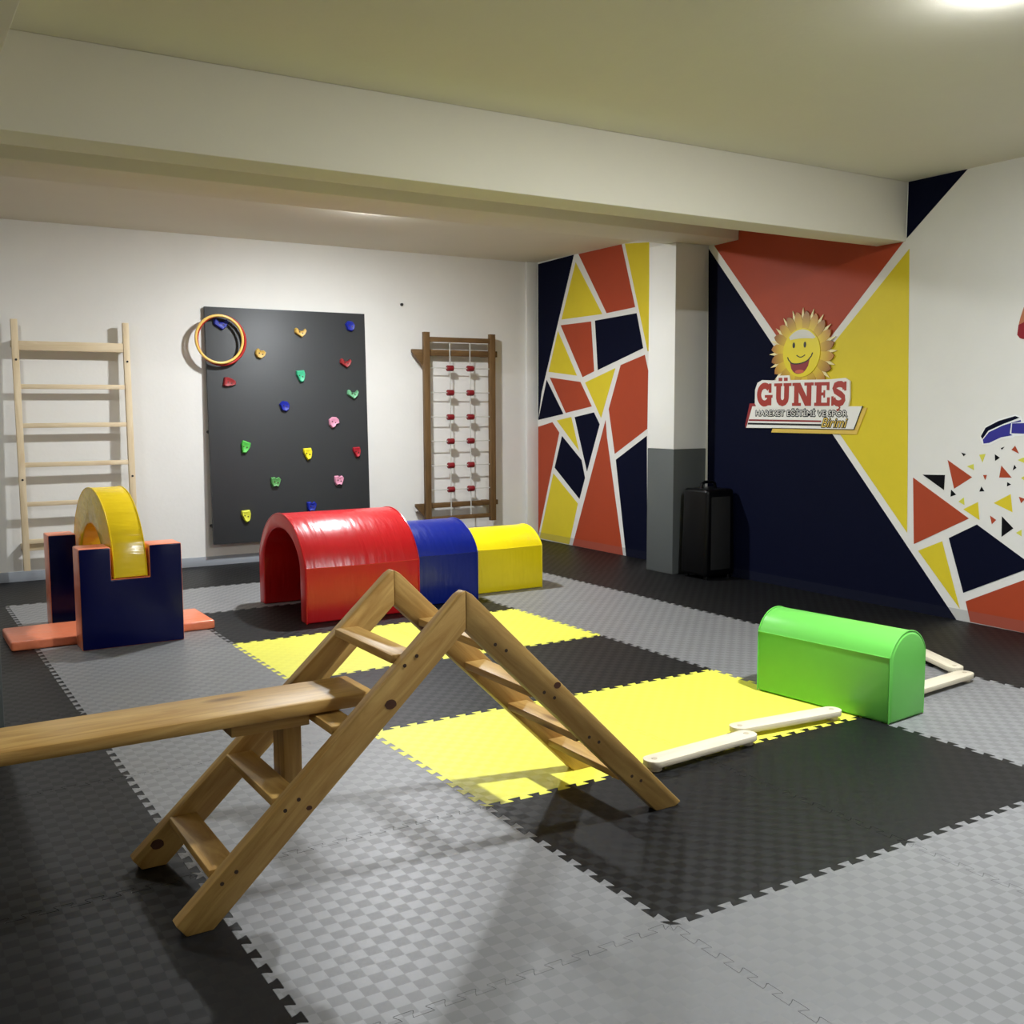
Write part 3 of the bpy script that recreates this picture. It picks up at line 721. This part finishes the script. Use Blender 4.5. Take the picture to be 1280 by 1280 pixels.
def ell(cy, cz, ry, rz, n=16): return [(cy-ry*math.cos(2*math.pi*i/n), cz+rz*math.sin(2*math.pi*i/n)) for i in range(n)]
for cy in (SY+.075, SY-.035): lay('eye', ell(cy, SZ+.058, .0125, .022), .02, .0232, S_BLK, face)
lay('nose', stroke([(SY+.045-.0105*i, SZ-.018-.016*math.sin(math.pi*i/8)) for i in range(9)], .007), .02, .0232, S_BLK, face)
E0, E1 = (SY+.112, SZ-.058), (SY-.088, SZ-.036)
def mouth_arc(sag, n=12): return [(E0[0]+(E1[0]-E0[0])*i/n, E0[1]+(E1[1]-E0[1])*i/n-sag*math.sqrt(max(0, 1-(2*i/n-1)**2))) for i in range(n+1)]
smile = mouth_arc(.035); low = mouth_arc(.112)[::-1]
mo = lay('mouth', smile+low[1:-1], .02, .0230, S_DRED, face)
lay('mouth_line', stroke([(SY+.135, SZ-.03), (SY+.125, SZ-.05)]+smile[1:-1]+[(SY-.1, SZ-.03), (SY-.112, SZ-.005)], .009), .02, .0236, S_BLK, face)
lay('tongue', ell(SY+.012, SZ-.142, .045, .014), .02, .0234, S_TONG, mo)
# banners
lay('banner_gold', [(3.78, 1.204), (2.952, 1.206), (2.867, 1.396), (3.70, 1.39)], .004, .010, S_GOLD)
lay('banner_red', [(4.065, 1.262), (4.019, 1.432), (3.90, 1.432), (3.95, 1.24), (4.058, 1.235)], .004, .012, S_DRED)
bn = lay('banner_white', [(4.048, 1.237), (3.985, 1.409), (2.905, 1.407), (2.975, 1.243)], .005, .016, S_WHITE)
lay('banner_edge', stroke([(3.77, 1.2385), (2.972, 1.2405), (2.902, 1.409)], .004), .006, .0164, S_BLK, bn)
lay('stripe_red', [(4.018, 1.306), (3.273, 1.303), (3.273, 1.290), (4.022, 1.292)], .014, .0168, S_DRED, bn)
lay('stripe_black', [(4.028, 1.278), (3.273, 1.276), (3.273, 1.262), (4.032, 1.263)], .014, .0168, S_BLK, bn)
# letter plate and slab letters
plate = [(3.955, 1.43), (3.955, 1.54), (3.93, 1.595), (3.88, 1.615), (3.77, 1.61), (3.735, 1.612), (3.715, 1.645), (3.595, 1.645), (3.585, 1.608), (3.2, 1.605), (3.06, 1.612), (3.02, 1.59), (3.015, 1.46), (3.03, 1.395), (3.93, 1.395)]
pl = lay('letter_plate', plate, .006, .0195, S_WHITE)
def rect(a, b, c, d): return [(a, b), (c, b), (c, d), (a, d)]
GLY = {
 'G': [stroke([(.5+.36*math.cos(R_(a)), .5+.39*math.sin(R_(a))) for a in range(42, 322, 14)], .27), rect(.66, .03, .93, .46), rect(.52, .36, 1, .48), rect(.76, .58, .92, .98)],
 'U': [stroke([(.26, .93), (.26, .36), (.29, .24), (.37, .16), (.5, .12), (.62, .16), (.7, .24), (.73, .36), (.73, .93)], .27), rect(0, .87, .47, 1), rect(.55, .87, 1, 1)],
 'N': [rect(.09, .05, .3, .95), rect(.69, 0, .9, .95), [(.09, 1), (.36, 1), (.9, 0), (.62, 0)], rect(0, .87, .38, 1), rect(0, 0, .42, .13), rect(.57, .87, 1, 1)],
 'E': [rect(.12, .05, .44, .95), rect(0, .86, .94, 1), rect(0, 0, .98, .14), rect(.4, .44, .66, .57), rect(.78, .66, .94, .9), rect(.82, .1, .98, .36), rect(.58, .35, .68, .66)],
 'S': [stroke([(.86, .7), (.8, .82), (.64, .88), (.45, .88), (.27, .83), (.2, .72), (.27, .61), (.45, .54), (.65, .46), (.78, .37), (.8, .26), (.72, .16), (.55, .11), (.38, .12), (.24, .18), (.16, .3)], .25), rect(.83, .62, .96, .98), rect(.03, .02, .17, .4), stroke([(.48, .02), (.58, -.05), (.5, -.14), (.38, -.15)], .07)]}
for ch, y0, y1, z0, z1 in (('G', 3.932, 3.765, 1.411, 1.59), ('U', 3.748, 3.572, 1.411, 1.586), ('N', 3.56, 3.352, 1.411, 1.586), ('E', 3.341, 3.193, 1.41, 1.586), ('S', 3.184, 3.04, 1.408, 1.59)):
    polys = [[(y0+(y1-y0)*u, z0+(z1-z0)*v) for u, v in g] for g in GLY[ch]]
    if ch == 'U': polys += [rect(3.703, 1.603, 3.667, 1.628), rect(3.648, 1.603, 3.612, 1.628)]
    multi('letter', polys, .017, .0215, S_RED, pl)
def text(name, body, y0, y1, z0, z1, d, mat, parent, off=0, shear=0):
    cu = bpy.data.curves.new('txt', 'FONT'); cu.body = body; cu.size = 1; cu.extrude = .0; cu.offset = off; cu.shear = shear; cu.resolution_u = 3
    ob = bpy.data.objects.new('txt', cu); col.objects.link(ob); bpy.context.view_layer.update()
    me = bpy.data.meshes.new_from_object(ob.evaluated_get(bpy.context.evaluated_depsgraph_get()))
    bpy.data.objects.remove(ob); bpy.data.curves.remove(cu)
    xs = [v.co.x for v in me.vertices]; zs = [v.co.y for v in me.vertices]
    ax, bx, az, bz = min(xs), max(xs), min(zs), max(zs)
    if off: ax += off; bx -= off; az += off; bz -= off
    bm = bmesh.new(); bm.from_mesh(me); bpy.data.meshes.remove(me)
    for v in bm.verts:
        v.co = Vector((XR-d, y0+(y1-y0)*(v.co.x-ax)/(bx-ax), z0+(z1-z0)*(v.co.y-az)/(bz-az)))
    for f in bm.faces:
        f.normal_update()
        if f.normal.x > 0: f.normal_flip()
    ex = bmesh.ops.extrude_face_region(bm, geom=bm.faces[:])
    for v in [g for g in ex['geom'] if isinstance(g, bmesh.types.BMVert)]: v.co.x -= .0008
    return tag(finish(name, bm, mat, parent, None, 0, 1, False), kind='stuff')
T1 = 'HAREKET EĞİTİMİ VE SPOR'
def outlined(body, y0, y1, z0, z1, w, fill, shear=0):
    for k, (a, b) in enumerate(((1, 0), (-1, 0), (0, 1), (0, -1), (.7, -.7), (-.7, -.7))):
        text('text_outline', body, y0+a*w, y1+a*w, z0+b*w, z1+b*w, .0156+.00012*k, S_BLK, bn, .012, shear)
    text('text', body, y0, y1, z0, z1, .0171, fill, bn, .0, shear)
outlined(T1, 3.944, 3.034, 1.334, 1.390, .0068, S_WHITE)
outlined('Birimi', 3.27, 3.03, 1.254, 1.322, .005, S_GOLD, .35)
